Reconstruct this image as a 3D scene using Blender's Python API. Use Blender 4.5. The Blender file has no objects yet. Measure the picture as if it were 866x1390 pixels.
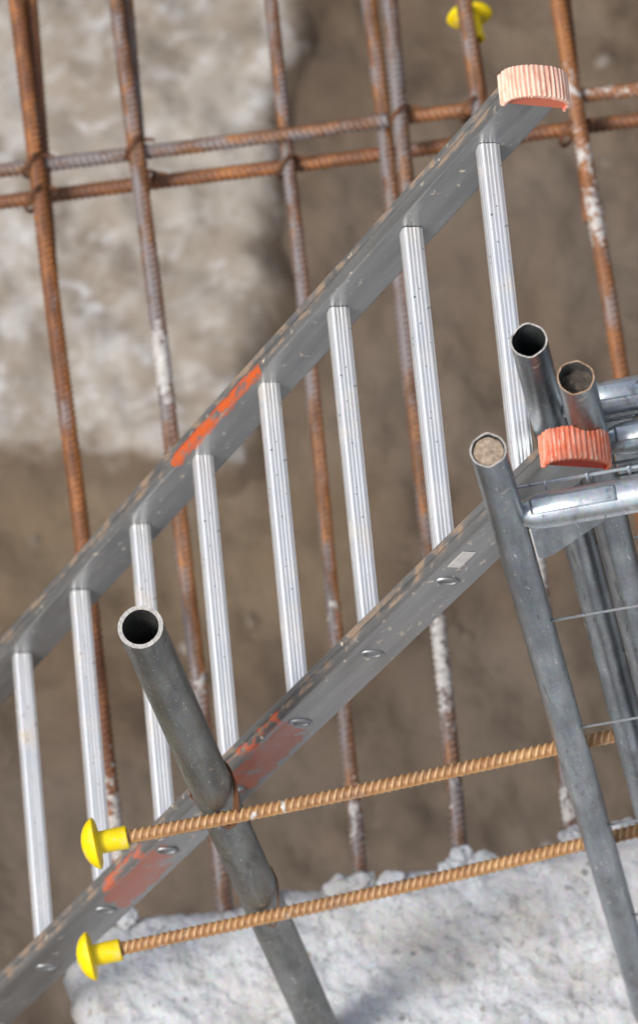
import bpy, math, random
import numpy as np
from mathutils import Vector, Matrix, noise
R = math.radians
random.seed(7)
sc = bpy.context.scene
C = sc.collection

# ------------------------------------------------------------------ camera
F, W0, H0 = 9000.0, 866.0, 1390.0           # long lens: focal length in photo pixels, photo size
CX, CY = W0 / 2, H0 / 2
dn = np.array([1680 - CX, 4200 - CY, F]); dn /= np.linalg.norm(dn)     # world down, seen in the camera frame (x right, y down, z forward)
KH = 9.30                                   # camera height above the top of the concrete wall
ez = -dn
ey = np.array([0, 0, 1.0]) - dn * dn[2]; ey /= np.linalg.norm(ey)
ex = np.cross(ey, ez)
def to_world(P):                            # camera frame -> world
    P = np.asarray(P, float)
    return Vector((P @ ex, P @ ey, P @ ez + KH))
def ray(x, y): return np.array([(x - CX) / F, (y - CY) / F, 1.0])
def at(x, y, d): return to_world(ray(x, y) * d)
def onz(x, y, z):
    r = ray(x, y); return to_world(r * ((KH - z) / (r @ dn)))
def wdir(v):
    v = np.asarray(v, float); return Vector((v @ ex, v @ ey, v @ ez)).normalized()

cam = bpy.data.cameras.new('camera'); camo = bpy.data.objects.new('camera', cam); C.objects.link(camo)
cx, cy, cz = wdir((1, 0, 0)), wdir((0, -1, 0)), wdir((0, 0, -1))
m = Matrix.Identity(4)
for i in range(3): m[i][0], m[i][1], m[i][2] = cx[i], cy[i], cz[i]
m.translation = Vector((0, 0, KH)); camo.matrix_world = m
cam.sensor_fit = 'VERTICAL'; cam.sensor_height = 36.0; cam.lens = F / H0 * 36.0
cam.clip_start = 0.5; cam.clip_end = 500
cam.dof.use_dof = True; cam.dof.focus_distance = 8.22; cam.dof.aperture_fstop = cam.lens / 32.0
sc.camera = camo

# ------------------------------------------------------------------ light
SUN_EL, SUN_AZ = 58.0, 250.0                # azimuth: degrees clockwise from +Y
world = bpy.data.worlds.new('World'); sc.world = world; world.use_nodes = True
wn = world.node_tree; bg = wn.nodes['Background']
sky = wn.nodes.new('ShaderNodeTexSky'); sky.sky_type = 'NISHITA'; sky.sun_disc = False
sky.sun_elevation = R(SUN_EL); sky.sun_rotation = R(SUN_AZ); sky.dust_density = 4.0; sky.air_density = 1.0; sky.ozone_density = 1.0
hs = wn.nodes.new('ShaderNodeHueSaturation'); hs.inputs['Saturation'].default_value = 0.5      # thin high cloud: a paler sky
wn.links.new(sky.outputs[0], hs.inputs['Color']); wn.links.new(hs.outputs[0], bg.inputs[0]); bg.inputs[1].default_value = 0.10
sun = bpy.data.lights.new('sun', 'SUN'); sun.energy = 1.5; sun.angle = R(14); sun.color = (1.0, 0.95, 0.88)
suno = bpy.data.objects.new('sun', sun); C.objects.link(suno)
sd = Vector((math.sin(R(SUN_AZ)) * math.cos(R(SUN_EL)), math.cos(R(SUN_AZ)) * math.cos(R(SUN_EL)), math.sin(R(SUN_EL))))
suno.rotation_euler = sd.to_track_quat('Z', 'Y').to_euler(); suno.location = (0, 0, 20)
sc.view_settings.view_transform = 'Standard'; sc.view_settings.look = 'None'
sc.view_settings.gamma = 1.0; sc.view_settings.use_curve_mapping = False
sc.view_settings.exposure = 0.84

# ------------------------------------------------------------------ materials
class NT:
    def __init__(s, name):
        s.m = bpy.data.materials.new(name); s.m.use_nodes = True
        s.t = s.m.node_tree; s.b = s.t.nodes['Principled BSDF']
        s.co = s.t.nodes.new('ShaderNodeTexCoord')
    def link(s, a, b): s.t.links.new(a, b)
    def map(s, scale=(1, 1, 1), loc=(0, 0, 0), src='Object'):
        n = s.t.nodes.new('ShaderNodeMapping'); s.link(s.co.outputs[src], n.inputs[0])
        n.inputs['Scale'].default_value = scale; n.inputs['Location'].default_value = loc
        return n.outputs[0]
    def noise(s, vec, scale, detail=4, rough=0.6, dist=0.0):
        n = s.t.nodes.new('ShaderNodeTexNoise'); s.link(vec, n.inputs['Vector'])
        n.inputs['Scale'].default_value = scale; n.inputs['Detail'].default_value = detail
        n.inputs['Roughness'].default_value = rough; n.inputs['Distortion'].default_value = dist
        return n.outputs['Fac']
    def voro(s, vec, scale, out='Distance', feature='F1'):
        n = s.t.nodes.new('ShaderNodeTexVoronoi'); s.link(vec, n.inputs['Vector']); n.inputs['Scale'].default_value = scale
        n.feature = feature
        return n.outputs[out]
    def ramp(s, fac, stops):
        n = s.t.nodes.new('ShaderNodeValToRGB'); s.link(fac, n.inputs[0])
        e = n.color_ramp.elements
        while len(e) < len(stops): e.new(0.5)
        for q, (p, c) in zip(e, stops):
            q.position = p; q.color = (c, c, c, 1) if isinstance(c, (int, float)) else (*c, 1)
        return n.outputs[0]
    def mix(s, fac, a, b, mode='MIX'):
        n = s.t.nodes.new('ShaderNodeMix'); n.data_type = 'RGBA'; n.blend_type = mode
        for k, v in ((0, fac), (6, a), (7, b)):
            if hasattr(v, 'node'): s.link(v, n.inputs[k])
            else: n.inputs[k].default_value = v if k == 0 else (*v, 1)
        return n.outputs[2]
    def math(s, op, a, b=0.0, clamp=False):
        n = s.t.nodes.new('ShaderNodeMath'); n.operation = op; n.use_clamp = clamp
        for k, v in ((0, a), (1, b)):
            if hasattr(v, 'node'): s.link(v, n.inputs[k])
            else: n.inputs[k].default_value = v
        return n.outputs[0]
    def sep(s, vec):
        n = s.t.nodes.new('ShaderNodeSeparateXYZ'); s.link(vec, n.inputs[0]); return n.outputs
    def attr(s, name):
        n = s.t.nodes.new('ShaderNodeAttribute'); n.attribute_name = name; return n.outputs['Fac']
    def rnd(s):
        n = s.t.nodes.new('ShaderNodeObjectInfo'); return n.outputs['Random']
    def bump(s, h, strength, dist):
        n = s.t.nodes.new('ShaderNodeBump'); s.link(h, n.inputs['Height'])
        n.inputs['Strength'].default_value = strength; n.inputs['Distance'].default_value = dist
        s.link(n.outputs[0], s.b.inputs['Normal'])
    def col(s, c): s.link(c, s.b.inputs['Base Color'])
    def rough(s, v):
        if hasattr(v, 'node'): s.link(v, s.b.inputs['Roughness'])
        else: s.b.inputs['Roughness'].default_value = v
    def metal(s, v):
        if hasattr(v, 'node'): s.link(v, s.b.inputs['Metallic'])
        else: s.b.inputs['Metallic'].default_value = v

def galvanised(name, dark, light, rust=0.0, metal=0.9, r0=0.3, r1=0.55):
    n = NT(name); g = n.map()
    st = n.map((1, 1, 0.12))
    a = n.noise(st, 38, 5, 0.62); b = n.noise(g, 9, 4, 0.6); sp = n.voro(g, 230, 'Color')
    c = n.ramp(a, [(0.3, dark), (0.72, light)])
    c = n.mix(n.ramp(b, [(0.35, 0.0), (0.75, 0.55)]), c, tuple(x * 0.62 for x in dark))
    c = n.mix(0.12, c, sp, 'OVERLAY')
    # dried cement and dirt flecks
    fl = n.ramp(n.noise(g, 60, 3, 0.5), [(0.66, 0.0), (0.70, 1.0)])
    fl2 = n.math('MULTIPLY', fl, n.ramp(n.noise(g, 7, 2), [(0.42, 0.0), (0.58, 0.9)]))
    c = n.mix(fl2, c, (0.42, 0.37, 0.30))
    rs = n.ramp(n.noise(g, 24, 5, 0.7), [(0.60 - rust * 0.1, 0.0), (0.74, min(0.9, 0.2 + rust))])
    rs = n.math('MULTIPLY', rs, n.ramp(n.noise(g, 3.2, 2), [(0.45, 0.0), (0.6, 1.0)]))
    c = n.mix(rs, c, (0.23, 0.11, 0.045))
    dark_fl = n.ramp(n.noise(st, 120, 2, 0.5), [(0.68, 0.0), (0.72, 0.6)])
    c = n.mix(dark_fl, c, (0.06, 0.055, 0.05))
    scr = n.ramp(n.noise(n.map((1.0, 1.0, 0.25), (2, 2, 5)), 210, 2, 0.4, 1.2), [(0.70, 0.0), (0.72, 0.7)])
    c = n.mix(scr, c, (0.72, 0.73, 0.74))
    stn = n.ramp(n.noise(n.map((1, 1, 0.3), (6, 1, 3)), 26, 6, 0.7), [(0.55, 0.0), (0.66, 0.55)])
    c = n.mix(stn, c, (0.085, 0.07, 0.075))
    n.col(c)
    n.metal(n.math('SUBTRACT', metal, n.math('MULTIPLY', n.math('MAXIMUM', fl2, rs), 0.8), True))
    n.rough(n.ramp(n.noise(st, 22, 4), [(0.3, r0), (0.7, r1)]))
    n.bump(n.noise(g, 300, 3), 0.12, 0.001)
    return n.m

M = {}
M['tube_old'] = galvanised('weathered_galvanised_steel', (0.11, 0.12, 0.115), (0.36, 0.37, 0.35), 0.10, 0.75, 0.38, 0.56)
M['tube'] = galvanised('galvanised_steel', (0.12, 0.15, 0.175), (0.44, 0.48, 0.50), 0.22, 0.9, 0.2, 0.4)
M['tube_rusty'] = galvanised('galvanised_steel_rusty_end', (0.12, 0.145, 0.165), (0.42, 0.46, 0.48), 0.3, 0.9, 0.22, 0.42)
M['tube_bright'] = galvanised('bright_galvanised_steel', (0.50, 0.56, 0.61), (0.78, 0.82, 0.85), 0.02, 0.8, 0.28, 0.45)
M['wire'] = galvanised('galvanised_wire', (0.5, 0.55, 0.6), (0.75, 0.8, 0.85), 0.0, 0.8, 0.3, 0.4)

def mortar(name, c0, c1, sc_=90):
    n = NT(name); g = n.map()
    n.col(n.mix(n.ramp(n.voro(g, sc_, 'Distance'), [(0.0, 0.3), (0.7, 0.0)]), n.ramp(n.noise(g, sc_, 5, 0.7), [(0.3, c0), (0.7, c1)]), c0))
    n.rough(0.95); n.bump(n.noise(g, sc_ * 2, 5, 0.7), 0.9, 0.006); return n.m
M['mortar'] = mortar('dried_mortar', (0.24, 0.17, 0.115), (0.66, 0.53, 0.41), 140)
M['soil_plug'] = mortar('damp_soil', (0.02, 0.016, 0.013), (0.17, 0.14, 0.115), 130)
M['cut_edge'] = mortar('bare_cut_steel', (0.42, 0.40, 0.37), (0.72, 0.70, 0.67), 160)
M['rust_edge'] = mortar('rusted_cut_steel', (0.25, 0.12, 0.05), (0.60, 0.47, 0.35), 120)

def rail_mat():
    n = NT('oxidised_aluminium_rail'); g = n.map(); st = n.map((1, 0.06, 1))
    x, y, z = n.sep(n.map((1, 1, -1), (0, 0, 0.0055)))
    a = n.noise(st, 55, 5, 0.6)
    c = n.ramp(a, [(0.3, (0.19, 0.197, 0.202)), (0.7, (0.33, 0.338, 0.342))])
    c = n.mix(n.ramp(n.noise(g, 11, 4), [(0.4, 0.0), (0.7, 0.5)]), c, (0.24, 0.235, 0.225))
    # scuffs: short cement splashes and scratches along the front edge
    fl = n.ramp(n.noise(n.map((1, 0.5, 1)), 95, 3, 0.55), [(0.64, 0.0), (0.67, 1.0)])
    fl = n.math('MULTIPLY', fl, n.ramp(z, [(0.0, 1.0), (0.012, 0.0)]) if False else n.ramp(n.noise(g, 5, 2), [(0.42, 0.0), (0.6, 1.0)]))
    c = n.mix(fl, c, (0.60, 0.52, 0.40))
    front = n.math('LESS_THAN', z, -0.0195)
    edge = n.math('LESS_THAN', z, -0.0275)
    rs = n.math('MULTIPLY', n.ramp(n.noise(n.map((1, 0.3, 1)), 60, 4, 0.65), [(0.48, 0.0), (0.6, 0.75)]), edge)
    c = n.mix(rs, c, (0.36, 0.24, 0.15))
    # sprayed orange marks
    def band(lo, hi):
        yy = n.math('ADD', n.math('ADD', y, n.math('MULTIPLY', z, 0.8)), n.math('MULTIPLY', n.math('SUBTRACT', n.noise(g, 28, 5, 0.7), 0.5), 0.16))
        s = n.math('MULTIPLY', n.math('GREATER_THAN', yy, lo), n.math('LESS_THAN', yy, hi)); return s
    wear = n.ramp(n.noise(n.map((1, 0.45, 1), (3, 1, 2)), 55, 6, 0.75), [(0.49, 0.0), (0.56, 1.0)])
    wear2 = n.ramp(n.noise(n.map((1, 0.6, 1), (1, 7, 2)), 26, 6, 0.7), [(0.33, 0.0), (0.46, 1.0)])
    up = n.math('LESS_THAN', x, 0.1); lo_ = n.math('GREATER_THAN', x, 0.1)
    p1 = n.math('MULTIPLY', n.math('MULTIPLY', n.math('MULTIPLY', band(-1.06, -0.73), up), n.math('MULTIPLY', n.math('LESS_THAN', n.math('ADD', z, n.math('MULTIPLY', n.math('SUBTRACT', n.noise(g, 60, 3), 0.5), 0.016)), -0.0185), n.math('GREATER_THAN', z, -0.0288))), n.ramp(n.noise(n.map((1, 0.35, 1), (3, 1, 2)), 62, 6, 0.75), [(0.41, 0.0), (0.50, 1.0)]))
    face = n.math('GREATER_THAN', z, -0.016)
    p2 = n.math('MULTIPLY', n.math('MULTIPLY', n.math('MULTIPLY', n.math('MAXIMUM', band(-0.985, -0.765), band(-1.47, -1.25)), lo_), n.math('MULTIPLY', face, n.math('LESS_THAN', n.math('ADD', z, n.math('MULTIPLY', n.math('SUBTRACT', n.noise(g, 45, 4), 0.5), 0.03)), 0.032))), n.math('MULTIPLY', wear2, 0.85))
    p3 = n.math('MULTIPLY', n.math('MULTIPLY', n.math('MULTIPLY', n.math('MAXIMUM', band(-1.0, -0.765), band(-1.44, -1.27)), lo_), n.math('MULTIPLY', n.math('LESS_THAN', z, -0.0165), n.math('GREATER_THAN', z, -0.0285))), wear)
    c = n.mix(p1, c, (0.55, 0.105, 0.026)); c = n.mix(p2, c, (0.36, 0.085, 0.04)); c = n.mix(n.math('MULTIPLY', p3, 0.85), c, (0.52, 0.105, 0.035))
    n.col(c)
    pm = n.math('MAXIMUM', n.math('MAXIMUM', p1, p2), n.math('MAXIMUM', p3, n.math('MAXIMUM', fl, rs)))
    n.metal(n.math('SUBTRACT', 0.6, n.math('MULTIPLY', pm, 0.6), True))
    n.rough(n.ramp(n.noise(st, 30, 4), [(0.3, 0.30), (0.7, 0.48)]))
    n.bump(n.noise(n.map((1, 0.3, 1)), 160, 3), 0.15, 0.001)
    return n.m
M['rail'] = rail_mat()
def rung_mat():
    n = NT('ribbed_aluminium_rung'); st = n.map((0.1, 1, 1)); g = n.map()
    c = n.ramp(n.noise(st, 90, 4), [(0.3, (0.80, 0.815, 0.83)), (0.65, (0.95, 0.955, 0.96))])
    oi = n.t.nodes.new('ShaderNodeVectorMath'); oi.operation = 'ADD'; n.link(g, oi.inputs[0]); n.link(n.t.nodes.new('ShaderNodeObjectInfo').outputs['Location'], oi.inputs[1])
    d = n.math('MULTIPLY', n.ramp(n.noise(oi.outputs[0], 16, 6, 0.7), [(0.52, 0.0), (0.68, 0.85)]), n.math('ADD', n.math('MULTIPLY', n.rnd(), 0.8), 0.2))
    c = n.mix(d, c, (0.50, 0.43, 0.33))
    k = n.ramp(n.noise(g, 120, 2), [(0.70, 0.0), (0.73, 0.8)])
    c = n.mix(k, c, (0.12, 0.11, 0.10))
    n.col(c); n.metal(n.math('SUBTRACT', 0.75, n.math('MULTIPLY', d, 0.7), True)); n.rough(0.34)
    return n.m
M['rung'] = rung_mat()
def flat(name, c, rough=0.6, metal=0.0, var=0.25, scale=40):
    n = NT(name); g = n.map()
    n.col(n.ramp(n.noise(g, scale, 4), [(0.3, tuple(x * (1 - var) for x in c)), (0.7, tuple(min(1, x * (1 + var)) for x in c))]))
    n.rough(rough); n.metal(metal); return n.m
M['sticker'] = flat('worn_paper_sticker', (0.62, 0.60, 0.58), 0.7, 0, 0.15, 60)
M['scrape'] = flat('weld_seam', (0.34, 0.35, 0.36), 0.5, 0.8)
M['tie'] = flat('rusty_tie_wire', (0.15, 0.065, 0.03), 0.75, 0.3, 0.4)
M['dark_gap'] = flat('dark_recess_metal', (0.10, 0.10, 0.10), 0.6, 0.6)

def boot_mat(name, wear):
    n = NT(name); g = n.map(); st = n.map((0.25, 1, 1))
    c = n.ramp(n.noise(g, 60, 3), [(0.3, (0.56, 0.10, 0.045)), (0.7, (0.76, 0.185, 0.085))])
    w = n.ramp(n.noise(st, 150, 5, 0.7), [(0.52 - wear, 0.0), (0.68 - wear * 0.8, 0.9)])
    rid = n.attr('ridge')
    w = n.math('MULTIPLY', w, n.math('ADD', n.math('MULTIPLY', rid, 0.75), 0.25 + wear))
    dust = n.ramp(n.noise(g, 35, 5, 0.7), [(0.4, 0.0), (0.7, 0.35 + wear)])
    c = n.mix(n.math('MAXIMUM', w, 0.0), c, (0.86, 0.62, 0.49)); c = n.mix(dust, c, (0.68, 0.50, 0.40))
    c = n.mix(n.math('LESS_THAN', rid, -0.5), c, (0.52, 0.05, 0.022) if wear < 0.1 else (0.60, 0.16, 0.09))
    n.col(c); n.rough(0.75); n.bump(n.noise(g, 260, 4), 0.4, 0.001); return n.m
M['boot'] = boot_mat('orange_rubber', 0.02)
M['boot_pale'] = boot_mat('bleached_orange_rubber', 0.24)
def cap_mat():
    n = NT('yellow_plastic'); g = n.map()
    d = n.ramp(n.noise(g, 55, 6, 0.7), [(0.54, 0.0), (0.68, 0.6)])
    n.col(n.mix(d, n.ramp(n.noise(g, 20, 2), [(0.3, (0.80, 0.58, 0.0)), (0.7, (0.90, 0.70, 0.005))]), (0.70, 0.58, 0.36)))
    n.rough(0.42); n.b.inputs['Subsurface Weight'].default_value = 0.0; return n.m
M['cap'] = cap_mat()

def rust(name, deep, mid, hot, grey, hot_at, grey_at, bscale=1.0, light=None):
    n = NT(name); g = n.map(); st = n.map((1, 1, 0.35))
    c = n.ramp(n.noise(st, 45, 6, 0.7), [(0.28, deep), (0.5, mid), (hot_at, hot)])
    gm = n.ramp(n.noise(st, 30, 5, 0.65), [(grey_at, 0.0), (grey_at + 0.1, 0.9)])
    c = n.mix(gm, c, grey)
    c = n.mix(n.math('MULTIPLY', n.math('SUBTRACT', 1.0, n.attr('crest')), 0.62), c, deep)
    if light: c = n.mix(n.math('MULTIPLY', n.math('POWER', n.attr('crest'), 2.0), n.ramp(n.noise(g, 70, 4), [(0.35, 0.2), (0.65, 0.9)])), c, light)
    og = n.attr('orange')
    c = n.mix(n.math('MULTIPLY', og, n.ramp(n.noise(st, 60, 5, 0.7), [(0.35, 0.15), (0.55, 1.0)])), c, (0.56, 0.20, 0.028))
    cm = n.attr('cement'); f = n.math('ADD', cm, n.math('MULTIPLY', n.math('SUBTRACT', n.noise(g, 75, 5, 0.6), 0.5), 1.6))
    cf = n.ramp(f, [(0.45, 0.0), (0.56, 0.92)])
    c = n.mix(cf, c, n.ramp(n.noise(g, 90, 3), [(0.3, (0.34, 0.32, 0.30)), (0.7, (0.60, 0.585, 0.56))]))
    n.col(c); n.rough(0.55); n.metal(0.0)
    n.b.inputs['Specular IOR Level'].default_value = 0.6
    n.bump(n.noise(g, 420, 4, 0.7), 0.5 * bscale, 0.0012)
    return n.m
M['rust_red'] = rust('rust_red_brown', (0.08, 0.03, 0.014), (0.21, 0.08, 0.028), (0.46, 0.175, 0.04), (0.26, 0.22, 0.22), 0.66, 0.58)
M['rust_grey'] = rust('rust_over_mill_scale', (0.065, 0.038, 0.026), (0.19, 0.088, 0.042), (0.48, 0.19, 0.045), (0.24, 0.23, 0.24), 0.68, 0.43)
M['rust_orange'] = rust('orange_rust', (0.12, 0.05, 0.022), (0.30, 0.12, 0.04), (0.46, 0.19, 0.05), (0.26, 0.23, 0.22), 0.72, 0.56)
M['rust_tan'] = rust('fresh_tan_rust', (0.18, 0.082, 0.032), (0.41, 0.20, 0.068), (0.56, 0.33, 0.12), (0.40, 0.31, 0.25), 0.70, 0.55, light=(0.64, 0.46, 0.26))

def concrete_mat():
    n = NT('rough_grey_concrete'); g = n.map()
    c = n.ramp(n.noise(g, 14, 6, 0.65), [(0.3, (0.45, 0.465, 0.49)), (0.7, (0.66, 0.685, 0.72))])
    c = n.mix(n.ramp(n.noise(g, 5, 5, 0.65), [(0.45, 0.0), (0.7, 0.65)]), c, (0.47, 0.43, 0.38))
    sand = n.voro(g, 330, 'Color'); c = n.mix(0.22, c, sand, 'SOFT_LIGHT')
    pit = n.ramp(n.noise(g, 75, 4, 0.6), [(0.33, 0.7), (0.41, 0.0)])
    c = n.mix(pit, c, (0.22, 0.215, 0.21))
    ag = n.ramp(n.voro(g, 30, 'Distance'), [(0.14, 0.9), (0.20, 0.0)])
    ag = n.math('MULTIPLY', ag, n.ramp(n.noise(g, 9, 2), [(0.5, 0.0), (0.6, 1.0)]))
    c = n.mix(ag, c, n.ramp(n.noise(g, 16, 1), [(0.4, (0.14, 0.17, 0.19)), (0.6, (0.30, 0.25, 0.18))]))
    n.col(c); n.rough(0.93)
    n.bump(n.math('ADD', n.noise(g, 120, 6, 0.7), n.math('MULTIPLY', n.noise(g, 45, 3), 1.5)), 0.85, 0.008)
    return n.m
M['concrete'] = concrete_mat()
def soil_mat():
    n = NT('brown_site_soil'); g = n.map()
    c = n.ramp(n.noise(g, 2.2, 7, 0.62, 0.4), [(0.32, (0.080, 0.053, 0.033)), (0.5, (0.128, 0.093, 0.063)), (0.68, (0.178, 0.138, 0.100))])
    c = n.mix(n.ramp(n.noise(g, 7, 4, 0.6, 0.6), [(0.56, 0.0), (0.70, 0.75)]), c, (0.058, 0.038, 0.024))
    tan = n.ramp(n.noise(n.map((1, 1, 1), (9, 1, 0)), 9, 5, 0.65, 0.3), [(0.56, 0.0), (0.70, 0.7)])
    c = n.mix(n.math('MULTIPLY', tan, n.attr('tan')), c, (0.30, 0.24, 0.165))
    c = n.mix(n.math('MULTIPLY', n.attr('tan'), 0.7), c, (0.20, 0.148, 0.092))
    c = n.mix(n.ramp(n.noise(n.map((1, 1, 1), (4, 2, 0)), 1.1, 3), [(0.42, 0.0), (0.6, 0.55)]), c, (0.150, 0.122, 0.098))
    n.col(c); n.rough(0.95)
    n.bump(n.noise(g, 30, 6, 0.7), 0.7, 0.03); return n.m
M['soil'] = soil_mat()
def footing_mat():
    n = NT('stained_pale_concrete'); g = n.map()
    c = n.ramp(n.noise(g, 3.2, 7, 0.68), [(0.32, (0.19, 0.155, 0.118)), (0.5, (0.27, 0.235, 0.195)), (0.68, (0.35, 0.325, 0.285))])
    w = n.ramp(n.noise(n.map((1, 1, 1), (2, 5, 1)), 9, 7, 0.68, 0.2), [(0.47, 0.0), (0.65, 0.75)])
    big = n.ramp(n.noise(n.map((1, 1, 1), (5, 8, 1)), 2.4, 3), [(0.38, 0.25), (0.6, 1.0)])
    c = n.mix(n.math('MULTIPLY', w, big), c, (0.56, 0.565, 0.58))
    d = n.ramp(n.noise(n.map((1, 1, 1), (7, 3, 1)), 8, 7, 0.7, 0.3), [(0.52, 0.0), (0.68, 0.75)])
    c = n.mix(d, c, (0.14, 0.107, 0.078))
    sp = n.math('MULTIPLY', n.ramp(n.noise(n.map((1, 1, 1), (1, 9, 4)), 17, 5, 0.7, 0.6), [(0.60, 0.0), (0.68, 0.75)]), n.ramp(n.noise(g, 5, 2), [(0.48, 0.0), (0.58, 1.0)]))
    c = n.mix(sp, c, (0.075, 0.06, 0.05))
    wp = n.ramp(n.noise(n.map((1, 1.5, 1), (3, 3, 0)), 12, 6, 0.65, 0.5), [(0.54, 0.0), (0.65, 0.75)])
    c = n.mix(n.math('MULTIPLY', wp, n.ramp(n.noise(g, 3, 2), [(0.42, 0.2), (0.6, 1.0)])), c, (0.58, 0.59, 0.61))
    dm = n.ramp(n.math('ADD', n.attr('side_shade'), n.math('MULTIPLY', n.math('SUBTRACT', n.noise(g, 14, 4), 0.5), 1.2)), [(0.3, 0.0), (0.7, 1.0)])
    c = n.mix(dm, c, (0.135, 0.10, 0.07))  # shaded sides of the footing, painted into the colour as soil brown
    n.col(c); n.rough(0.92); n.bump(n.noise(g, 25, 6, 0.7), 0.6, 0.02); return n.m
M['footing'] = footing_mat()

# ------------------------------------------------------------------ mesh helpers
def mesh_obj(name, verts, faces, mat, parent=None, smooth=False, attrs=None):
    me = bpy.data.meshes.new(name)
    me.from_pydata([tuple(map(float, v)) for v in verts], [], [tuple(map(int, f)) for f in faces])
    me.validate(); me.update()
    if smooth: me.polygons.foreach_set('use_smooth', [True] * len(me.polygons))
    for k, a in (attrs or {}).items():
        at_ = me.attributes.new(k, 'FLOAT', 'POINT'); at_.data.foreach_set('value', np.asarray(a, np.float32))
    me.materials.append(M[mat])
    o = bpy.data.objects.new(name, me); C.objects.link(o)
    if parent: o.parent = parent
    return o
def tag(o, label, cat, group=None, kind=None):
    if label: o['label'] = label
    if cat: o['category'] = cat
    if group: o['group'] = group
    if kind: o['kind'] = kind
    return o
def thing(name, mat4, label, cat, group=None):
    o = bpy.data.objects.new(name, None); C.objects.link(o); o.matrix_world = mat4; o.empty_display_size = 0.1
    return tag(o, label, cat, group)
def frame(x, y, z, o):
    m = Matrix.Identity(4)
    for i in range(3): m[i][0], m[i][1], m[i][2] = x[i], y[i], z[i]
    m.translation = o; return m
def axis_frame(a, b, ref=Vector((0, 0, 1))):
    z = (b - a).normalized(); x = ref - z * ref.dot(z)
    if x.length < 1e-3: x = Vector((1, 0, 0)) - z * z.x
    x.normalize(); return frame(x, z.cross(x), z, a)
def grid_faces(nr, nc, wrap=True):
    f = []
    for i in range(nr - 1):
        for j in range(nc if wrap else nc - 1):
            k = (j + 1) % nc
            f.append((i * nc + j, i * nc + k, (i + 1) * nc + k, (i + 1) * nc + j))
    return f
def lathe(profile, n=32, squash=None):
    v = []
    for (r, z) in profile:
        for j in range(n):
            t = 2 * math.pi * j / n; v.append((r * math.cos(t), r * math.sin(t), z))
    f = grid_faces(len(profile), n)
    return v, f
def cable(pts, r, n=8, closed=False):
    P = [Vector(p) for p in pts]; v = []; N = len(P); up = Vector((0.13, 0.22, 0.96))
    for i in range(N):
        if closed: d = P[(i + 1) % N] - P[i - 1]
        else: d = P[min(i + 1, N - 1)] - P[max(i - 1, 0)]
        d.normalize(); a = d.cross(up)
        if a.length < 1e-3: a = d.cross(Vector((1, 0, 0)))
        a.normalize(); b = d.cross(a)
        for j in range(n):
            t = 2 * math.pi * j / n; v.append(P[i] + (a * math.cos(t) + b * math.sin(t)) * r)
    f = grid_faces(N, n)
    if closed:
        for j in range(n): f.append(((N - 1) * n + j, (N - 1) * n + (j + 1) % n, (j + 1) % n, j))
    else:
        f.append(tuple(range(n))[::-1]); f.append(tuple((N - 1) * n + j for j in range(n)))
    return v, f
def box(x0, x1, y0, y1, z0, z1):
    v = [(x, y, z) for x in (x0, x1) for y in (y0, y1) for z in (z0, z1)]
    f = [(0, 1, 3, 2), (4, 6, 7, 5), (0, 4, 5, 1), (2, 3, 7, 6), (0, 2, 6, 4), (1, 5, 7, 3)]
    return v, f
def fbm(p, o=4): return noise.fractal(p, 1.0, 2.0, o, noise_basis='PERLIN_ORIGINAL')

# ------------------------------------------------------------------ ground (pit floor)
PZ = -3.0
def ground():
    c = onz(433, 650, PZ)
    def axis(c0):
        a = list(np.arange(-1.6, 1.601, 0.022)); b = [1.7, 1.9, 2.2, 2.5, 2.8, 3.1, 3.5, 3.9, 4.3, 4.7, 5.1, 5.5, 5.9, 6.3, 6.7, 7.1, 7.5, 8, 8.5, 9, 9.5, 10, 10.5, 11, 11.5, 12, 13, 14, 15, 17, 20, 25, 35, 60, 110, 180]
        return [c0 + x for x in ([-q for q in b[::-1]] + a + b)]
    X, Y = axis(c.x), axis(c.y); v = []; tan = []; tc = [onz(*p, PZ) for p in ((60, 740), (330, 790))]
    for y in Y:
        for x in X:
            p = Vector((x, y, 0))
            z = 0.05 * fbm(p * 1.3, 3) + 0.04 * fbm(p * 5, 4) + 0.028 * abs(fbm(p * 15, 3))
            tan.append(max(math.exp(-(((p.x - q.x) / 0.30) ** 2 + ((p.y - q.y) / 0.16) ** 2)) for q in tc))
            # unseen sloping excavation sides, added to block low sky; level ground beyond
            out = max(-4.6 - x, x - 4.6, -0.9 - y, y - 9.5, 0)
            rise = min(out * 1.05, 6.6) * (1 + 0.10 * fbm(p * 0.5, 3))
            v.append((x, y, PZ + z + rise + (0.25 * fbm(p * 0.8, 4) if out > 0.3 else 0)))
    o = mesh_obj('ground', v, grid_faces(len(Y), len(X), False), 'soil', None, True, {'tan': tan})
    o['kind'] = 'structure'; o['label'] = 'damp brown soil floor of the excavation'
ground()

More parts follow.
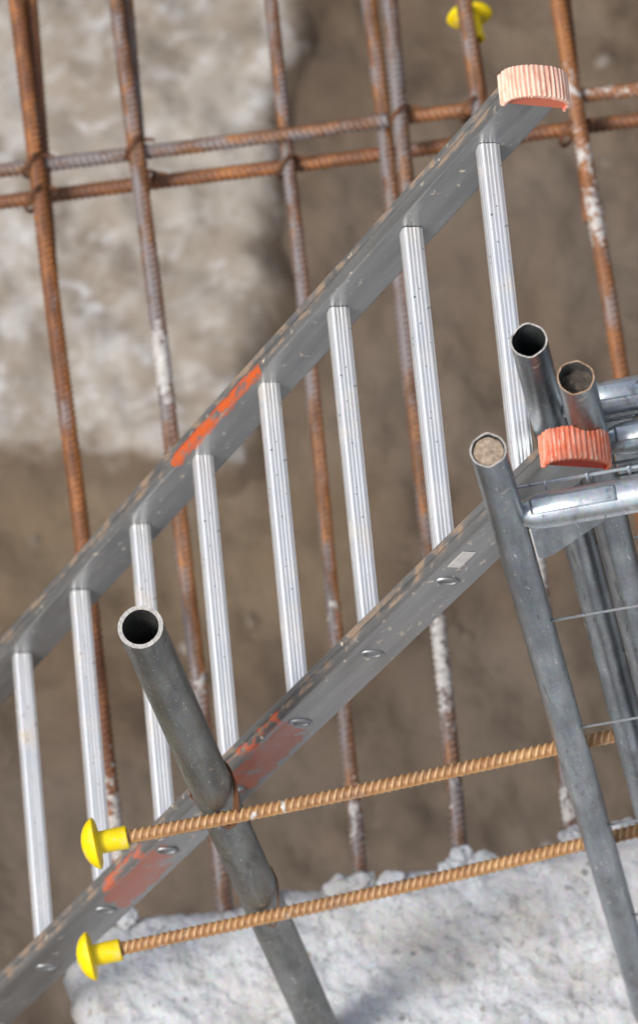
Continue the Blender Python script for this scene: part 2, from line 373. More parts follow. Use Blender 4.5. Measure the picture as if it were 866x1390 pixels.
def gravel():
    v = []; f = []; rg = random.Random(4)
    for i in range(60):
        c = onz(rg.uniform(-80, 950), rg.uniform(-80, 1450), PZ); r = rg.uniform(0.005, 0.02)
        c.z += 0.05 * fbm(Vector((c.x, c.y, 0)) * 1.3, 3) + 0.035 * fbm(Vector((c.x, c.y, 0)) * 5, 4)
        k = len(v); nr, nc = 5, 8; sx, sy, a0 = rg.uniform(.7, 1.4), rg.uniform(.6, 1.1), rg.uniform(0, 6)
        for a in range(nr + 1):
            for b in range(nc):
                A = math.pi * a / nr; B = 2 * math.pi * b / nc
                d = Vector((math.sin(A) * math.cos(B) * sx, math.sin(A) * math.sin(B) * sy, math.cos(A) * .7)) * r
                d *= 1 + 0.3 * noise.noise(d * 60 + Vector((i, 0, 0)))
                v.append((c.x + d.x * math.cos(a0) - d.y * math.sin(a0), c.y + d.x * math.sin(a0) + d.y * math.cos(a0), c.z + d.z))
        f += [tuple(q + k for q in ff) for ff in grid_faces(nr + 1, nc)]
    o = mesh_obj('gravel', v, f, 'stone', None, True)
    tag(o, 'loose small stones scattered over the soil of the pit', 'stones', None, 'stuff')
def stone_mat():
    n = NT('site_stone'); g = n.map()
    n.col(n.ramp(n.noise(g, 6, 3), [(0.35, (0.10, 0.08, 0.06)), (0.5, (0.14, 0.112, 0.085)), (0.7, (0.24, 0.22, 0.20))])); n.rough(0.9); return n.m
M['stone'] = stone_mat()
gravel()

# pale footing slab lying in the pit
FZ = PZ + 0.075
def footing():
    out = [(440, -420), (440, -60), (432, 50), (424, 130), (412, 220), (400, 330), (402, 450), (396, 560), (372, 640), (330, 672), (180, 664), (60, 660), (-60, 655), (-500, 640), (-520, -420)]
    poly = [onz(x, y, FZ) for x, y in out]
    P = np.array([(p.x, p.y) for p in poly]); Q = np.roll(P, -1, 0)
    x0, y0 = P.min(0) - 0.12; x1, y1 = P.max(0) + 0.12
    xs = np.arange(x0, x1, 0.02); ys = np.arange(y0, y1, 0.02)
    v = []; edge = []
    for y in ys:
        for x in xs:
            p = np.array([x, y]); d = Q - P; t = np.clip(((p - P) * d).sum(1) / (d * d).sum(1), 0, 1)
            dist = np.sqrt((((P + d * t[:, None]) - p) ** 2).sum(1).min())
            ins = False; 
            cr = ((P[:, 1] > y) != (Q[:, 1] > y)) & (x < (Q[:, 0] - P[:, 0]) * (y - P[:, 1]) / (Q[:, 1] - P[:, 1] + 1e-12) + P[:, 0])
            s = dist if cr.sum() % 2 else -dist
            pv = Vector((x, y, 3))
            s += 0.045 * fbm(pv * 4, 3)
            edge.append(max(0, min(1, 1 - (s - 0.02) / 0.10))); k = min(1, max(0, (s + 0.09) / 0.20)); k = k * k * (3 - 2 * k)  # painted side shade: strongest at the outline, fading inwards
            z = PZ - 0.15 + (FZ - PZ + 0.15) * k + k * (0.022 * fbm(pv * 3, 3) + 0.020 * fbm(pv * 13, 4))
            v.append((x, y, z))
    o = mesh_obj('concrete_footing', v, grid_faces(len(ys), len(xs), False), 'footing', None, True, {'side_shade': edge})
    tag(o, 'pale stained concrete footing slab lying in the pit behind the rebar', 'footing')
footing()

# ------------------------------------------------------------------ concrete wall top with broken edge
EDGE = [(88, 1283), (130, 1262), (172, 1248), (250, 1236), (372, 1214), (480, 1192), (560, 1182), (605, 1172), (650, 1162), (705, 1160), (772, 1140), (870, 1114)]
def wall():
    e = [onz(x, y, 0) for x, y in EDGE]
    U = (e[-1] - e[0]); U.z = 0; U.normalize(); V = Vector((U.y, -U.x, 0))      # V points back towards the camera
    eu = [(p - e[0]).dot(U) for p in e]; ev = [(p - e[0]).dot(V) for p in e]
    us = [-0.030, -0.022, -0.012] + list(np.arange(0, 1.0, 0.0065)) + [1.02, 1.06, 1.15, 1.3, 1.6, 2.2, 3.2, 4.5]
    vs = [-0.030, -0.022, -0.012] + list(np.arange(0, 0.62, 0.0065)) + [0.63, 0.66, 0.72, 0.85, 1.1, 1.5, 2.0, 2.6, 2.605]
    v = []
    nU, nV = len(us), len(vs)
    for j, vv in enumerate(vs):
        for i, u in enumerate(us):
            off = float(np.interp(u, eu, ev))
            pn = Vector((u, vv, 0))
            rag = 0.009 * fbm(Vector((u * 16, 1.7, vv * 4)), 3) + 0.003 * fbm(Vector((u * 70, 4.2, vv * 9)), 3)
            wu = min(1, max(0, 1 - vv / 0.15)) 
            left = (0.012 * fbm(Vector((vv * 20, 9.1, 0)), 4)) * min(1, max(0, 1 - u / 0.15))
            d = min(u + 0.0, vv)
            z = 0.012 * fbm(pn * 7, 3) + 0.007 * fbm(pn * 30, 4) + 0.006 * fbm(pn * 100, 3)
            if d < 0.04: z -= 0.022 * ((0.04 - max(d, 0)) / 0.04) ** 2
            if i == 2 or j == 2: z -= 0.03
            if i <= 1 or j <= 1: z = -0.35 + 0.02 * fbm(pn * 12, 3)
            if i == 0 or j == 0 or j == nV - 1 or i == nU - 1: z = -3.2
            p = e[0] + U * (u + left) + V * (off + vv + rag * wu)
            v.append((p.x, p.y, z))
    o = mesh_obj('concrete_wall', v, grid_faces(nV, nU, False), 'concrete', None, True)
    tag(o, 'rough light grey concrete wall top with broken edge at the bottom of the view', 'concrete wall')
    return o, e[0], U, V
WALL, E0, EU, EV = wall()
def lump(x, y, r, seed, stretch=(1, 1, 1)):
    c = onz(x, y, -0.004); v = []; f = []
    nr, nc = 20, 30
    for i in range(nr + 1):
        for j in range(nc):
            a = math.pi * i / nr; b = 2 * math.pi * j / nc
            d = Vector((math.sin(a) * math.cos(b), math.sin(a) * math.sin(b), math.cos(a)))
            k = r * (1 + 0.40 * fbm(d * 1.4 + Vector((seed, 0, 0)), 2) + 0.14 * fbm(d * 5 + Vector((0, seed, 0)), 4))
            v.append((c.x + d.x * k * stretch[0], c.y + d.y * k * stretch[1], c.z + d.z * k * stretch[2]))
    o = mesh_obj('concrete_lump', v, grid_faces(nr + 1, nc), 'concrete', None, True)
    o.parent = WALL
for i, (x, y, r, s) in enumerate([(626, 1160, .021, (1.1, 1, .8)), (612, 1175, .022, (1.3, .9, .7)), (655, 1163, .018, (1.5, .9, .7)), (488, 1195, .022, (1.5, 1, .7)),
                                  (460, 1200, .020, (1.4, 1, .7)), (776, 1136, .023, (1, 1, .8)), (172, 1240, .021, (1, 1.2, .8)), (372, 1210, .015, (1, 1, .8)), (530, 1190, .016, (1.6, 1, .6)), (845, 1122, .02, (1.4, 1, .7))]):
    lump(x, y + 3, r * 0.74, i * 3.7 + 1, s)

# ------------------------------------------------------------------ rebar
def rebar(name, a, b, dia, mat, label, group, bend=0.0, step=0.0023, nseg=20, cement=(), orange=(), roll=0.4, pitch=0.0105, cat='rebar', rib=0.095):
    if name in ('reinforcing_bar', 'cross_bar'): dia *= 0.92
    Ln = (b - a).length; n = int(Ln / step) + 1
    z = np.linspace(0, Ln, n)[:, None]; t = np.linspace(0, 2 * np.pi, nseg, endpoint=False)[None, :]
    r = dia / 2 * 0.955
    hh = np.abs(np.sin(t + roll))
    side = np.where(np.sin(t + roll) > 0, 0.0, 0.5)
    ph = z / pitch + side + 0.42 * np.cos(t + roll)
    tr = np.clip(np.cos(2 * np.pi * ph) * 1.3 - 0.05, 0, 1) * np.clip(hh * 1.5, 0, 1)
    lon = np.exp(-((np.sin(t + roll) / 0.20) ** 2)) * np.ones_like(z)
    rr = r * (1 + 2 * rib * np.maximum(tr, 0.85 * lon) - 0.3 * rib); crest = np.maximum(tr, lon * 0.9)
    rg = random.uniform(0, 50)
    bx = bend * 4 * (z / Ln) * (1 - z / Ln) + 0.0012 * np.sin(z * 7 + rg)
    X = rr * np.cos(t) + 0 * z; Y = rr * np.sin(t) + bx
    V = np.stack([X, Y, z + 0 * t], -1).reshape(-1, 3)
    f = grid_faces(n, nseg); f.append(tuple(range(nseg))[::-1]); f.append(tuple((n - 1) * nseg + j for j in range(nseg)))
    def field(spec):
        q = np.zeros(n)
        for (c, wd, amp) in spec: q = np.maximum(q, amp * np.exp(-((z[:, 0] - c * Ln) / (wd * Ln)) ** 2))
        return np.repeat(q, nseg)
    def fieldo(spec):                       # orange streaks on one side
        q = np.zeros((n, nseg))
        for (c, wd, amp, ang) in spec: q = np.maximum(q, amp * np.exp(-((z - c * Ln) / (wd * Ln)) ** 2) * np.clip(0.3 + np.cos(t - ang), 0, 1))
        return q.reshape(-1)
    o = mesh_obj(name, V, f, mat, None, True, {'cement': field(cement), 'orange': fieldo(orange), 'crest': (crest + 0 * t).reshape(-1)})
    o.matrix_world = axis_frame(a, b)
    return tag(o, label, cat, group)
GV = 'starter bars projecting from the concrete wall'; GH = 'crossing bars tied over the starter bars'; GC = 'yellow capped bars lashed along the edge'
ZV, Z1, ZL, Z2 = 0.030, 0.005, -0.020, -0.045
def vbar(x0, x1, y1, mat, label, zt, y0=-230, root=-0.022, **k):
    # (x0, 0) .. (x1, y1) in the view; runs on past the top of the view
    s = (x1 - x0) / y1
    a = onz(x0 + s * y0, y0, zt * 1.25 - root * 0.25); b = onz(x1, y1, root)
    return rebar('reinforcing_bar', b, a, k.pop('dia', 0.0255), mat, label, GV, **k)
# z runs from the root (0) to the far end (1)
vbar(20, 172, 1262, 'rust_red', 'thick red brown starter bar, leftmost of all, in front of its dark partner', ZV, dia=0.028, bend=0.004, orange=((.58, .09, 1, 2.2), (.45, .10, .9, 2.2), (.86, .08, .8, 2.2)), cement=((.07, .09, .6),))
vbar(41, 72, 430, 'rust_red', 'short dark bar lapped on the right of the leftmost starter bar', ZV - .02, root=ZV - 0.03, dia=0.023, bend=0.003)
vbar(157, 305, 1240, 'rust_grey', 'second starter bar from the left, grey scale with white cement splash', ZV, dia=0.0275, bend=0.005, cement=((.49, .045, .75), (.20, .02, .5)), orange=((.97, .1, 1, 2.0), (.3, .2, .9, 2.0), (.66, .1, .7, 2.0)))
vbar(171, 208, 400, 'rust_grey', 'short grey bar lapped on the right of the second starter bar', ZV - .018, root=ZV - 0.022, dia=0.024)
vbar(367, 490, 1200, 'rust_grey', 'thin brown starter bar passing left of the middle rungs', ZL, dia=0.0235, bend=0.003, orange=((.35, .25, .9, 2.0), (.9, .1, .7, 2)), cement=((.06, .05, .5), (.25, .03, .42)))
vbar(499, 626, 1162, 'rust_grey', 'starter bar with white cement crust ending in a concrete lump', ZL, dia=0.026, bend=0.003, cement=((.19, .085, .62), (.06, .03, .4)), orange=((.7, .25, .8, 2.0),))
vbar(529, 563, 360, 'rust_grey', 'short grey bar lapped right of the cement crusted starter bar', ZV, root=ZV, dia=0.027)
vbar(628, 777, 1140, 'rust_grey', 'grey scaled starter bar crossing in front of the far yellow cap', ZV, dia=0.026, bend=0.002, cement=((.27, .05, .85), (.03, .03, .6)), orange=((.06, .05, 1, 2), (.7, .2, .8, 2.0)))
vbar(756, 940, 1120, 'rust_orange', 'bright orange starter bar, rightmost, with white cement patches', ZV, dia=0.0265, bend=0.003, cement=((.60, .05, .62), (.66, .03, .55), (.73, .03, .52)), orange=((.92, .15, 1, 2.0),))
vbar(767, 800, 300, 'rust_red', 'short dark bar lapped behind the bright orange rightmost bar', ZV - .03, root=ZV - .045, dia=0.022)

def hbar(p, q, z, mat, label, dia=0.024, **k):
    return rebar('cross_bar', onz(*p, z), onz(*q, z), dia, mat, label, GH, **k)
hbar((-160, 254), (527, 163), Z1, 'rust_grey', 'upper cross bar on the left, lavender sheen, ending beside the lapped bars', orange=((.5, .6, .6, 3.6),))
hbar((536, 162), (1000, 103), Z1, 'rust_orange', 'upper cross bar on the right, running behind the ladder top boot', orange=((.3, .4, .6, 3.6),), cement=((.6, .3, .42),))
hbar((-160, 296), (1000, 146), Z2, 'rust_red', 'lower cross bar, long dark brown, running the whole width', dia=0.0245, orange=((.25, .1, .5, 3.6), (.55, .1, .7, 3.6)))

# thin bar with the far yellow cap
tb0, tb1 = onz(641.5, 33, 0.0), onz(668, 215, -0.005)
rebar('thin_bar', tb0, tb1, 0.011, 'rust_orange', 'thin rusty rod holding the far yellow cap at the top', GV, pitch=0.008, orange=((.5, .6, 1, 2),))

# ------------------------------------------------------------------ scaffold tube (vertical) and lashed bars
TT = at(191, 851, 8.10); T_R = 0.0282
def ring_tube(name, h, r, wall_, mat, parent, warp=None, seed=0, n=64, rim_mat=None):
    # upright tube from z=0 to z=h, hollow at the top; warp(t) gives (radius factor, rim height offset)
    warp = warp or (lambda t: (1.0, 0.0))
    rows = []
    depths = [0.0, 0.0015, 0.006, 0.015, 0.03, 0.05, 0.09, 0.15, 0.3, 0.6, 1.0, 1.5]
    for d in reversed([q for q in depths if q < h - 0.05]): rows.append((r, h - d, math.exp(-d / 0.02), d))
    rows = [(r, 0.0, 0.0, h)] + rows
    inner = [(r - wall_, h - d, math.exp(-d / 0.02), d) for d in (0.0, 0.0015, 0.006, 0.015, 0.03, 0.06, 0.15, 0.3)]
    v = []; 
    for (q, z, k, d) in rows + inner:
        for j in range(n):
            t = 2 * math.pi * j / n; wr, wz = warp(t)
            jit = 1 + 0.004 * k * fbm(Vector((math.cos(t) * 5 + seed, math.sin(t) * 5, z * 30)), 3)
            rr = q * (1 + (wr - 1) * k) * jit
            v.append((rr * math.cos(t), rr * math.sin(t), z + wz * k + (0.0012 * k * fbm(Vector((math.cos(t) * 9 + seed, math.sin(t) * 9, 0)), 3) if d < 0.01 else 0)))
    f = grid_faces(len(rows) + len(inner), n)
    nr = len(rows) + len(inner)
    f.append(tuple((nr - 1) * n + j for j in range(n)))
    o = mesh_obj(name, v, f, mat, parent, True)
    if rim_mat:
        o.data.materials.append(M[rim_mat]); a = (len(rows) - 1) * n
        for p in o.data.polygons:
            i = p.index
            if a <= i < a + n: p.material_index = 1; p.use_smooth = False
    return o
sc_t = ring_tube('scaffold_tube', TT.z + 0.05, T_R, 0.0055, 'tube_old', None, None, 3, rim_mat='cut_edge')
sc_t.location = (TT.x, TT.y, -0.05)
tag(sc_t, 'upright weathered grey scaffold tube with open cut end, left of centre', 'tube')

B_D = 0.0182
def lash_line(p, q):
    lo, hi = 0.3, TT.z - 0.05
    def off(z):
        a, b = onz(*p, z), onz(*q, z); d = (b - a); d.z = 0; d.normalize()
        nn = Vector((d.y, -d.x, 0)); return (a - TT).dot(nn), a, b
    # bar touches the camera side of the tube
    tgt = T_R + B_D / 2
    best = min((abs(off(lo + (hi - lo) * i / 4000)[0] - tgt), lo + (hi - lo) * i / 4000) for i in range(4001))
    z = best[1]; _, a, b = off(z); return z, a, b
caps = []
def cap_mesh():
    pr = [(0.0095, 0.0), (0.0145, 0.0), (0.0158, 0.002), (0.0150, 0.036), (0.0160, 0.0385), (0.030, 0.0395), (0.0335, 0.041), (0.0345, 0.0425), (0.0338, 0.0445), (0.030, 0.050), (0.024, 0.0555), (0.016, 0.0595), (0.008, 0.0615), (0.0005, 0.062)]
    v, f = lathe(pr, 40); return v, f
CV, CF = cap_mesh()
def safety_cap(o, d, label, sc_=1.0, tilt=(0, 0)):
    c = mesh_obj('safety_cap', CV, CF, 'cap', None, True)
    fr = axis_frame(o, o + d)
    c.matrix_world = fr @ Matrix.Rotation(R(tilt[0]), 4, 'X') @ Matrix.Rotation(R(tilt[1]), 4, 'Y') @ Matrix.Scale(sc_, 4)
    tag(c, label, 'rebar cap', 'yellow mushroom caps on bar ends')
    return c
for idx, (p, q, lab, cl) in enumerate([((150, 1141), (833, 1000), 'upper tan rusty bar with yellow cap, lashed to the scaffold tube', 'yellow mushroom cap on the upper lashed bar, in full view'),
                                     ((142, 1294), (960, 1106), 'lower tan rusty bar with yellow cap, lashed across above the concrete', 'yellow mushroom cap on the lower lashed bar, near the bottom')]):
    z, a, b = lash_line(p, q)
    d = (b - a).normalized()
    cem = ((.285, .010, .55), (.345, .006, .6), (.93, .02, .45)) if idx == 0 else ((.1, .05, .36), (.3, .02, .36))
    rebar('lashed_bar', a, b, B_D, 'rust_tan', lab, GC, step=0.0014, nseg=28, pitch=0.0096, rib=0.12, roll=-1.38, cement=cem, bend=0.0015)
    safety_cap(a + d * 0.024, -d, cl)
    # tie wire round tube and bar
    c = Vector((TT.x, TT.y, z)); nn = Vector((d.y, -d.x, 0)); pts = []
    for turn in range(4 if idx == 0 else 1):
        N = 40; pts = []
        for i in range(N):
            t = 2 * math.pi * i / N
            ca, sa = math.cos(t), math.sin(t)
            out = T_R + 0.002 + (B_D + 0.001) * max(0, sa) ** 3
            zz = 0.012 - 0.026 * sa + 0.022 * ca + turn * 0.003
            pts.append(c + d * (ca * (T_R + 0.0018 + 0.0005 * turn)) * (1 - 0.35 * max(0, sa)) + nn * sa * out + Vector((0, 0, zz)) + d * (0.011 + turn * 0.0030) * max(0, sa))
        wv, wf = cable(pts, 0.0012, 6, True)
        if turn == 0: allv, allf = list(wv), list(wf)
        else:
            k = len(allv); allv += wv; allf += [tuple(q + k for q in ff) for ff in wf]
    t_ = mesh_obj('tie_wire', allv, allf, 'tie', None, True)
    tag(t_, ('rusty tie wire loops binding the upper lashed bar to the tube', 'rusty tie wire loops binding the lower lashed bar to the tube')[idx], 'tie wire', 'tie wires')
dcap = (tb0 - tb1).normalized()
safety_cap(tb0 - dcap * 0.028, dcap, 'yellow mushroom cap at the top, half hidden by a starter bar', 1.05, (4, -6))

# small tie wires on the crossings of the mat
def knot(x, y, z, lab, r=0.02, ang=0.6):
    c = onz(x, y, z); pts = []
    N = 28
    for i in range(N * 2):
        t = 2 * math.pi * i / N
        pts.append(c + Vector((math.cos(ang), math.sin(ang), 0)) * math.cos(t) * r + Vector((0, 0, 1)) * math.sin(t) * r * 1.15 + Vector((-math.sin(ang), math.cos(ang), 0)) * (0.004 * i / N))
    e_ = pts[-1]
    for i in range(1, 15):
        t = i / 14; pts.append(e_ + Vector((0.018 * t + 0.003 * math.sin(t * 22), -0.020 * t + 0.003 * math.cos(t * 22), 0.022 * t)))
    v, f = cable(pts, 0.0019, 6); o = mesh_obj('tie_wire', v, f, 'tie', None, True)
    tag(o, lab, 'tie wire', 'tie wires')
knot(185, 203, 0.02, 'rusty wire tie where second starter bar meets upper cross bar')
knot(52, 271, 0.012, 'rusty wire tie where leftmost starter bar meets lower cross bar', 0.024)
knot(392, 228, -0.03, 'rusty wire tie where the thin brown bar meets lower cross bar', 0.021)
knot(545, 160, 0.02, 'rusty wire tie where the short grey lapped bar meets upper cross bar', 0.021)
knot(777, 180, 0.0, 'rusty wire tie where the bright orange bar meets lower cross bar', 0.026)
knot(200, 252, 0.0, 'rusty wire tie where the second starter bar meets lower cross bar', 0.024)
knot(47, 226, 0.02, 'rusty wire tie where leftmost starter bar meets upper cross bar', 0.021)
knot(640, 150, 0.02, 'rusty wire tie beside the ladder top on upper cross bar', 0.022)

# ------------------------------------------------------------------ ladder
SP = 0.25
LO = to_world(np.array([0.83658515, -1.80489622, 32.84129137]) * SP)
Ld = wdir((-0.36684822, 0.37816758, 0.84994804)); Rd = wdir((0.08989762, 0.92378168, -0.37221746))
Lu = -Ld; Nd = Rd.cross(Lu)
WID = 1.9140931 * SP; RT, RW = 0.024, 0.073
ladder = thing('ladder', frame(Rd, Lu, Nd, LO), 'long grey aluminium ladder with orange paint marks leaning on the fence panels', 'ladder')
NR = 22; BOT = -(LO.z - PZ) / abs(Ld.z) + 0.03
def rail_profile():
    h = RW / 2; t = RT; p = []
    def arc(cx, cz, r, a0, a1, n=6):
        for i in range(n + 1):
            a = R(a0 + (a1 - a0) * i / n); p.append((cx + r * math.cos(a), cz + r * math.sin(a)))
    # x 0..t, z -h..h ; front (towards viewer) is z=-h with rounded shoulder and a shallow lip groove
    r = 0.0075
    arc(t - r, -h + r + 0.003, r, 0, -88)
    p += [(t * 0.52, -h + 0.0032), (t * 0.50, -h + 0.0038), (t * 0.46, -h + 0.0038), (t * 0.44, -h + 0.0016)]
    arc(0.004, -h + 0.004, 0.004, -90, -180)
    arc(0.003, h - 0.003, 0.003, 180, 90); arc(t - 0.003, h - 0.003, 0.003, 90, 0)
    return [(x, -z) for (x, z) in p[::-1]]
def rail(x0):
    pr = rail_profile(); ys = [0.158] + list(np.arange(0.1, BOT, -0.1)) + [BOT]; v = []
    for k, y in enumerate(ys):
        wob = 0.0006 * math.sin(y * 5 + x0 * 9)
        for (x, z) in pr: v.append((x0 + x + wob, y, z + wob))
    f = grid_faces(len(ys), len(pr)); n = len(pr)
    f.append(tuple(range(n))[::-1]); f.append(tuple((len(ys) - 1) * n + j for j in range(n)))
    o = mesh_obj('side_rail', v, f, 'rail', ladder, True)
    o.data.set_sharp_from_angle(angle=R(35))
    return o
railU, railL = rail(-RT), rail(WID - RT)
def rung_profile():
    p = []; n = 120; h = 0.0138
    for i in range(n):
        t = 2 * math.pi * i / n; c, s = math.cos(t), math.sin(t)
        r = h / ((abs(c) ** 5 + abs(s) ** 5) ** 0.2)
        r *= 1 - 0.05 * (0.5 + 0.5 * math.tanh(4 * (math.cos(18 * t) - 0.35)))
        a = R(12); x, y = r * c, r * s
        p.append((x * math.cos(a) - y * math.sin(a), x * math.sin(a) + y * math.cos(a)))
    return p
rp = rung_profile(); rv = []
for x in (0.0005, WID * 0.5, WID - RT - 0.0005):
    for (a, b) in rp: rv.append((x, a, b))
rf = grid_faces(3, len(rp)); rmesh = None
for i in range(NR + 1):
    y = -i * SP
    if y < BOT + 0.05: break
    if rmesh is None:
        o = mesh_obj('rung', rv, rf, 'rung', ladder, False); rmesh = o.data
        rmesh.set_sharp_from_angle(angle=R(40))
    else:
        o = bpy.data.objects.new('rung', rmesh); C.objects.link(o); o.parent = ladder
    o.location = (0, y, 0.001); 
    # swaged rung end on the outside of the lower rail, weld collar inside the upper rail
    def swage(par, x, sgn):
        prof = [(0.0165, 0.0), (0.0160, 0.0022), (0.0140, 0.0030), (0.0122, 0.0018), (0.0112, -0.0015 if sgn > 0 else 0.001), (0.0004, -0.0016 if sgn > 0 else 0.001)]
        v, f = lathe(prof, 28); vv = [(x + sgn * q[2], y + q[0] * 0.66, q[1] + 0.001) for q in v]
        e = mesh_obj('rung_end', vv, f, 'scrape', par, True)
    if i < 9: swage(railL, WID + 0.0003, 1)
# boots
def boot(xc, mat, wd):
    n = 150; r = 0.0440; th = 0.0050; k = 0.58; ribs = 20; v = []; rid = []; base = 0.147
    def prof(i, inner):
        u = i / (n - 1); ang = math.pi * (1 - u)
        w = math.cos(2 * math.pi * ribs * u); ridge = 0.5 + 0.5 * math.tanh(2.2 * w)
        q = (r - th) if inner else r - 0.0024 * (1 - ridge)
        drop = -0.012 * (abs(2 * u - 1)) ** 8
        kk = k * (0.80 if inner else 1)
        return q * math.cos(ang), q * kk * math.sin(ang) + drop, ridge
    for (x, inner, sh) in ((-wd / 2, True, 0), (-wd / 2, False, -0.0012), (-wd / 2 + 0.0015, False, 0), (0, False, 0.0003), (wd / 2 - 0.0015, False, 0), (wd / 2, False, -0.0012), (wd / 2, True, 0), (wd / 2 - 0.0045, True, -0.0004)):
        for i in range(n):
            a, b, g = prof(i, inner); s_ = 1 + sh / r
            wob = 0.0007 * fbm(Vector((i * 0.25, x * 200, xc * 9)), 3)
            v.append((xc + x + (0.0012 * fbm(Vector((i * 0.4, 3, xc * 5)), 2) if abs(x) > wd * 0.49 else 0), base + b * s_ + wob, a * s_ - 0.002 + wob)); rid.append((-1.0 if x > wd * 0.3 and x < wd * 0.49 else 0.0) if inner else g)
    f = grid_faces(8, n, False)
    k0 = len(v); v += v[7 * n:8 * n]; rid += [-1.0] * n; f.append(tuple(k0 + i for i in range(n))); f.append(tuple(range(n)))
    f.append((0, n, 2 * n, 3 * n, 4 * n, 5 * n, 6 * n, 7 * n)); f.append(tuple(q * n + n - 1 for q in range(7, -1, -1)))
    o = mesh_obj('end_boot', v, f, mat, ladder, True, {'ridge': rid})
    o.data.set_sharp_from_angle(angle=R(50))
    return o
b1 = boot(-RT / 2 + 0.002, 'boot_pale', 0.042); b1['label'] = 'bleached pale orange ribbed end boot'
b2 = boot(WID - RT / 2 + 0.002, 'boot', 0.042); b2['label'] = 'bright orange ribbed end boot'
# torn sticker on the lower rail
sv, sf = box(WID + 0.0004, WID + 0.0012, -0.205, -0.155, 0.003, 0.020)
mesh_obj('sticker', sv, sf, 'sticker', railL)

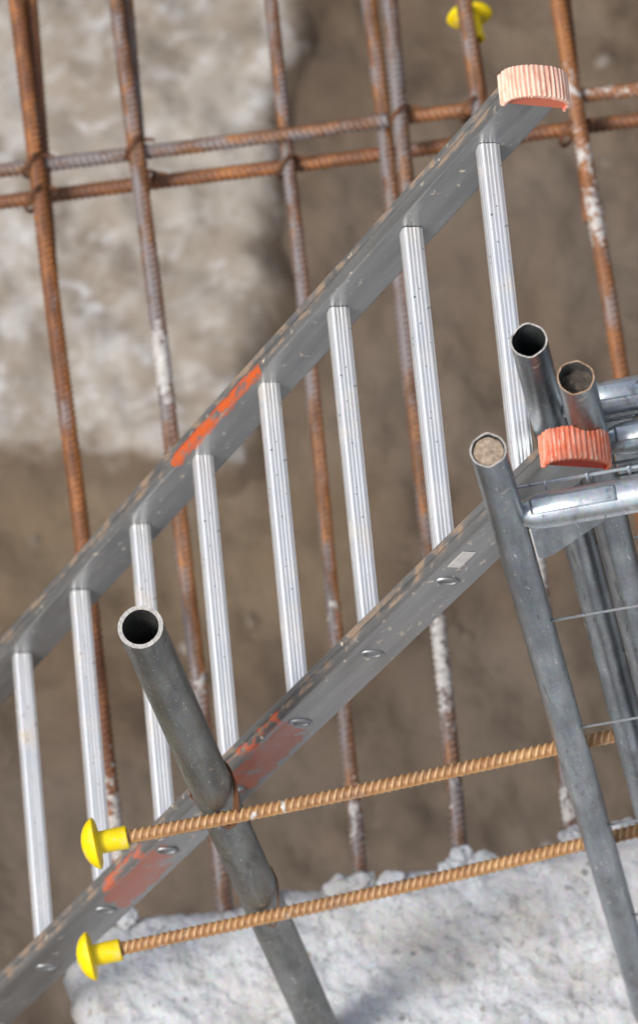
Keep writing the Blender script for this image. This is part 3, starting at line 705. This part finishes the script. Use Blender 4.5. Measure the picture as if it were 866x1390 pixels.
# ------------------------------------------------------------------ fence panels
ga, gb = onz(717, 733, 1.75), onz(866, 707, 1.75)
G = (gb - ga); G.z = 0; G.normalize(); GN = Vector((G.y, -G.x, 0))     # GN: towards the viewer
PR = 0.0212
def warp_oct(amp, seed, dent=None):
    def w(t):
        k = 1 + amp * math.cos(8 * t + seed) + amp * 0.8 * math.cos(3 * t + seed * 2)
        h = 0.0015 * math.sin(5 * t + seed)
        if dent:
            dd = math.exp(-((math.atan2(math.sin(t - dent[0]), math.cos(t - dent[0]))) / dent[1]) ** 2)
            k -= dent[2] * dd; h -= dent[3] * dd
        return k, h
    return w
def fence_panel(top, label, warp, plug, first_wire, wire_gap, seed, post_mat='tube', rim='cut_edge', top_wire=0.023, PR=0.0212):
    H = top.z; base = Vector((top.x, top.y, 0))
    p = thing('fence_panel', frame(G, -GN, Vector((0, 0, 1)), base), label, 'fence panel', 'galvanised site fence panels')
    # local: x along the panel, -y towards the viewer, z up
    WP = 2.4
    post = ring_tube('post', H, PR, 0.0020, post_mat, p, warp, seed, rim_mat=rim)
    far = ring_tube('post', H, PR, 0.0026, post_mat, p, None, seed + 3, 24); far.location = (WP, 0, 0)
    if plug:
        n = 26; v = [(0, 0, H - plug[1] + 0.0015)]; f = []
        for rr in (0.35, 0.7, 1.0):
            for j in range(n):
                t = 2 * math.pi * j / n; q = (PR - (0.0036 if plug[1] < 0.01 else 0.0019)) * rr * (warp(t)[0] if plug[1] < 0.01 else 1)
                v.append((q * math.cos(t), q * math.sin(t), H - plug[1] + 0.0022 * fbm(Vector((math.cos(t) * 3 * rr, math.sin(t) * 3 * rr, seed)), 3) - 0.002 * rr ** 6))
        for j in range(n): f.append((0, 1 + j, 1 + (j + 1) % n))
        for k in range(2):
            for j in range(n): f.append((1 + k * n + j, 1 + (k + 1) * n + j, 1 + (k + 1) * n + (j + 1) % n, 1 + k * n + (j + 1) % n))
        mesh_obj(plug[2], v, f, plug[0], post, True)
    # rails: flattened at the ends where they are welded to the posts
    def prail(zc, r, name):
        n = 32; v = []; st = [(PR - 0.004, .62, .70), (PR + 0.003, .78, .84), (PR + 0.009, .90, .93), (PR + 0.020, .98, .99), (PR + 0.04, 1, 1), (0.4, 1, 1), (1.2, 1, 1), (2.0, 1, 1), (WP - PR - .03, 1, 1), (WP - PR, .7, .8)]
        for (x, ay, az) in st:
            for j in range(n):
                t = 2 * math.pi * j / n; v.append((x, r * ay * math.cos(t), zc + r * az * math.sin(t)))
        o = mesh_obj(name, v, grid_faces(len(st), n), 'tube_bright', p, True); return o
    zr = H - 0.215
    tr = prail(zr, 0.0212, 'top_rail'); prail(0.16, 0.0212, 'bottom_rail')
    # crimped strap lying on the upper front of the top rail
    n = 10; v = []; r = 0.0222
    for x in (0.030, 0.034, 0.128, 0.132):
        for j in range(n + 1):
            t = R(62 + 50 * j / n); q = r if 0.031 < x < 0.131 else r - 0.0022
            v.append((x, -q * math.cos(t), zr + q * math.sin(t)))
    sv = mesh_obj('strap', v, grid_faces(4, n + 1, False), 'tube_bright', tr, True)
    sm = sv.modifiers.new('s', 'SOLIDIFY'); sm.thickness = 0.0016
    # gusset plate in the corner under the rail
    a = [(PR + .0025, zr - .012), (PR + .120, zr - .012), (PR + .116, zr - .024), (PR + .020, zr - .136), (PR + .011, zr - .142), (PR + .0025, zr - .138)]
    v = [(x, y, z) for y in (-0.004, 0.0) for (x, z) in a]; m_ = len(a)
    f = [tuple(range(m_)), tuple(range(2 * m_ - 1, m_ - 1, -1))] + [(j, m_ + j, m_ + (j + 1) % m_, (j + 1) % m_) for j in range(m_)]
    mesh_obj('gusset_plate', v, f, 'tube', p)
    # wires: level wires welded to the post, and uprights further along
    def wire(a_, b_, rr=0.0018):
        v, f = cable([a_, b_], rr, 8); return mesh_obj('wire', v, f, 'wire', p, True)
    zw = zr + (0.030 if top_wire > 0 else -0.012)
    wire((0.006, top_wire, zw), (WP, top_wire, zw), 0.0021)
    z = first_wire
    while z > 0.2:
        wire((PR * 0.7, -0.010, z), (WP - PR * 0.7, -0.010, z)); z -= wire_gap
    for i in range(1, 12):
        x = 0.2 * i
        if x < WP - 0.1: wire((x, -0.0065, 0.16), (x, -0.0065, zr))
    for i in range(5):                                     # clipped wire ends standing on the top wire
        x = 0.052 + 0.05 * i
        wire((x, top_wire - 0.0015, zw - 0.018), (x, top_wire - 0.0015, zw + 0.008))
    return p
pF = at(662, 611, 7.65)
def wire_height(base, x, y):                               # height at which a point above the post axis shows at image row y
    lo, hi = 0.0, 2.3
    for _ in range(50):
        mid = (lo + hi) / 2; P = Vector((base.x, base.y, mid)) - Vector((0, 0, KH))
        yc = P.dot(wdir((0, 1, 0))) / P.dot(wdir((0, 0, 1))) * F + CY
        if yc > y: lo = mid
        else: hi = mid
    return lo
w1, w2 = wire_height(pF, 0, 836), wire_height(pF, 0, 981)
fence_panel(pF, 'front galvanised fence panel, its post end plugged with tan mortar', warp_oct(0.012, 0.6), ('mortar', 0.0025, 'mortar_plug'), w1, w1 - w2, 1)
pB = at(781, 512, 7.80)
fence_panel(pB, 'middle fence panel, its rust rimmed post end filled with dark soil', warp_oct(0.011, 2.1, (0.9, .5, .07, .002)), ('soil_plug', 0.024, 'soil_plug'), wire_height(pB, 0, 640), w1 - w2, 5, 'tube_rusty', 'rust_edge', -0.024, 0.0222)
pA = at(717, 462, 7.81)
fence_panel(pA, 'rear fence panel, its dented post end open and empty', warp_oct(0.006, 0.3, (2.45, .24, .012, .004)), None, wire_height(pA, 0, 733), w1 - w2, 9, 'tube_rusty', top_wire=-0.024, PR=0.0220)
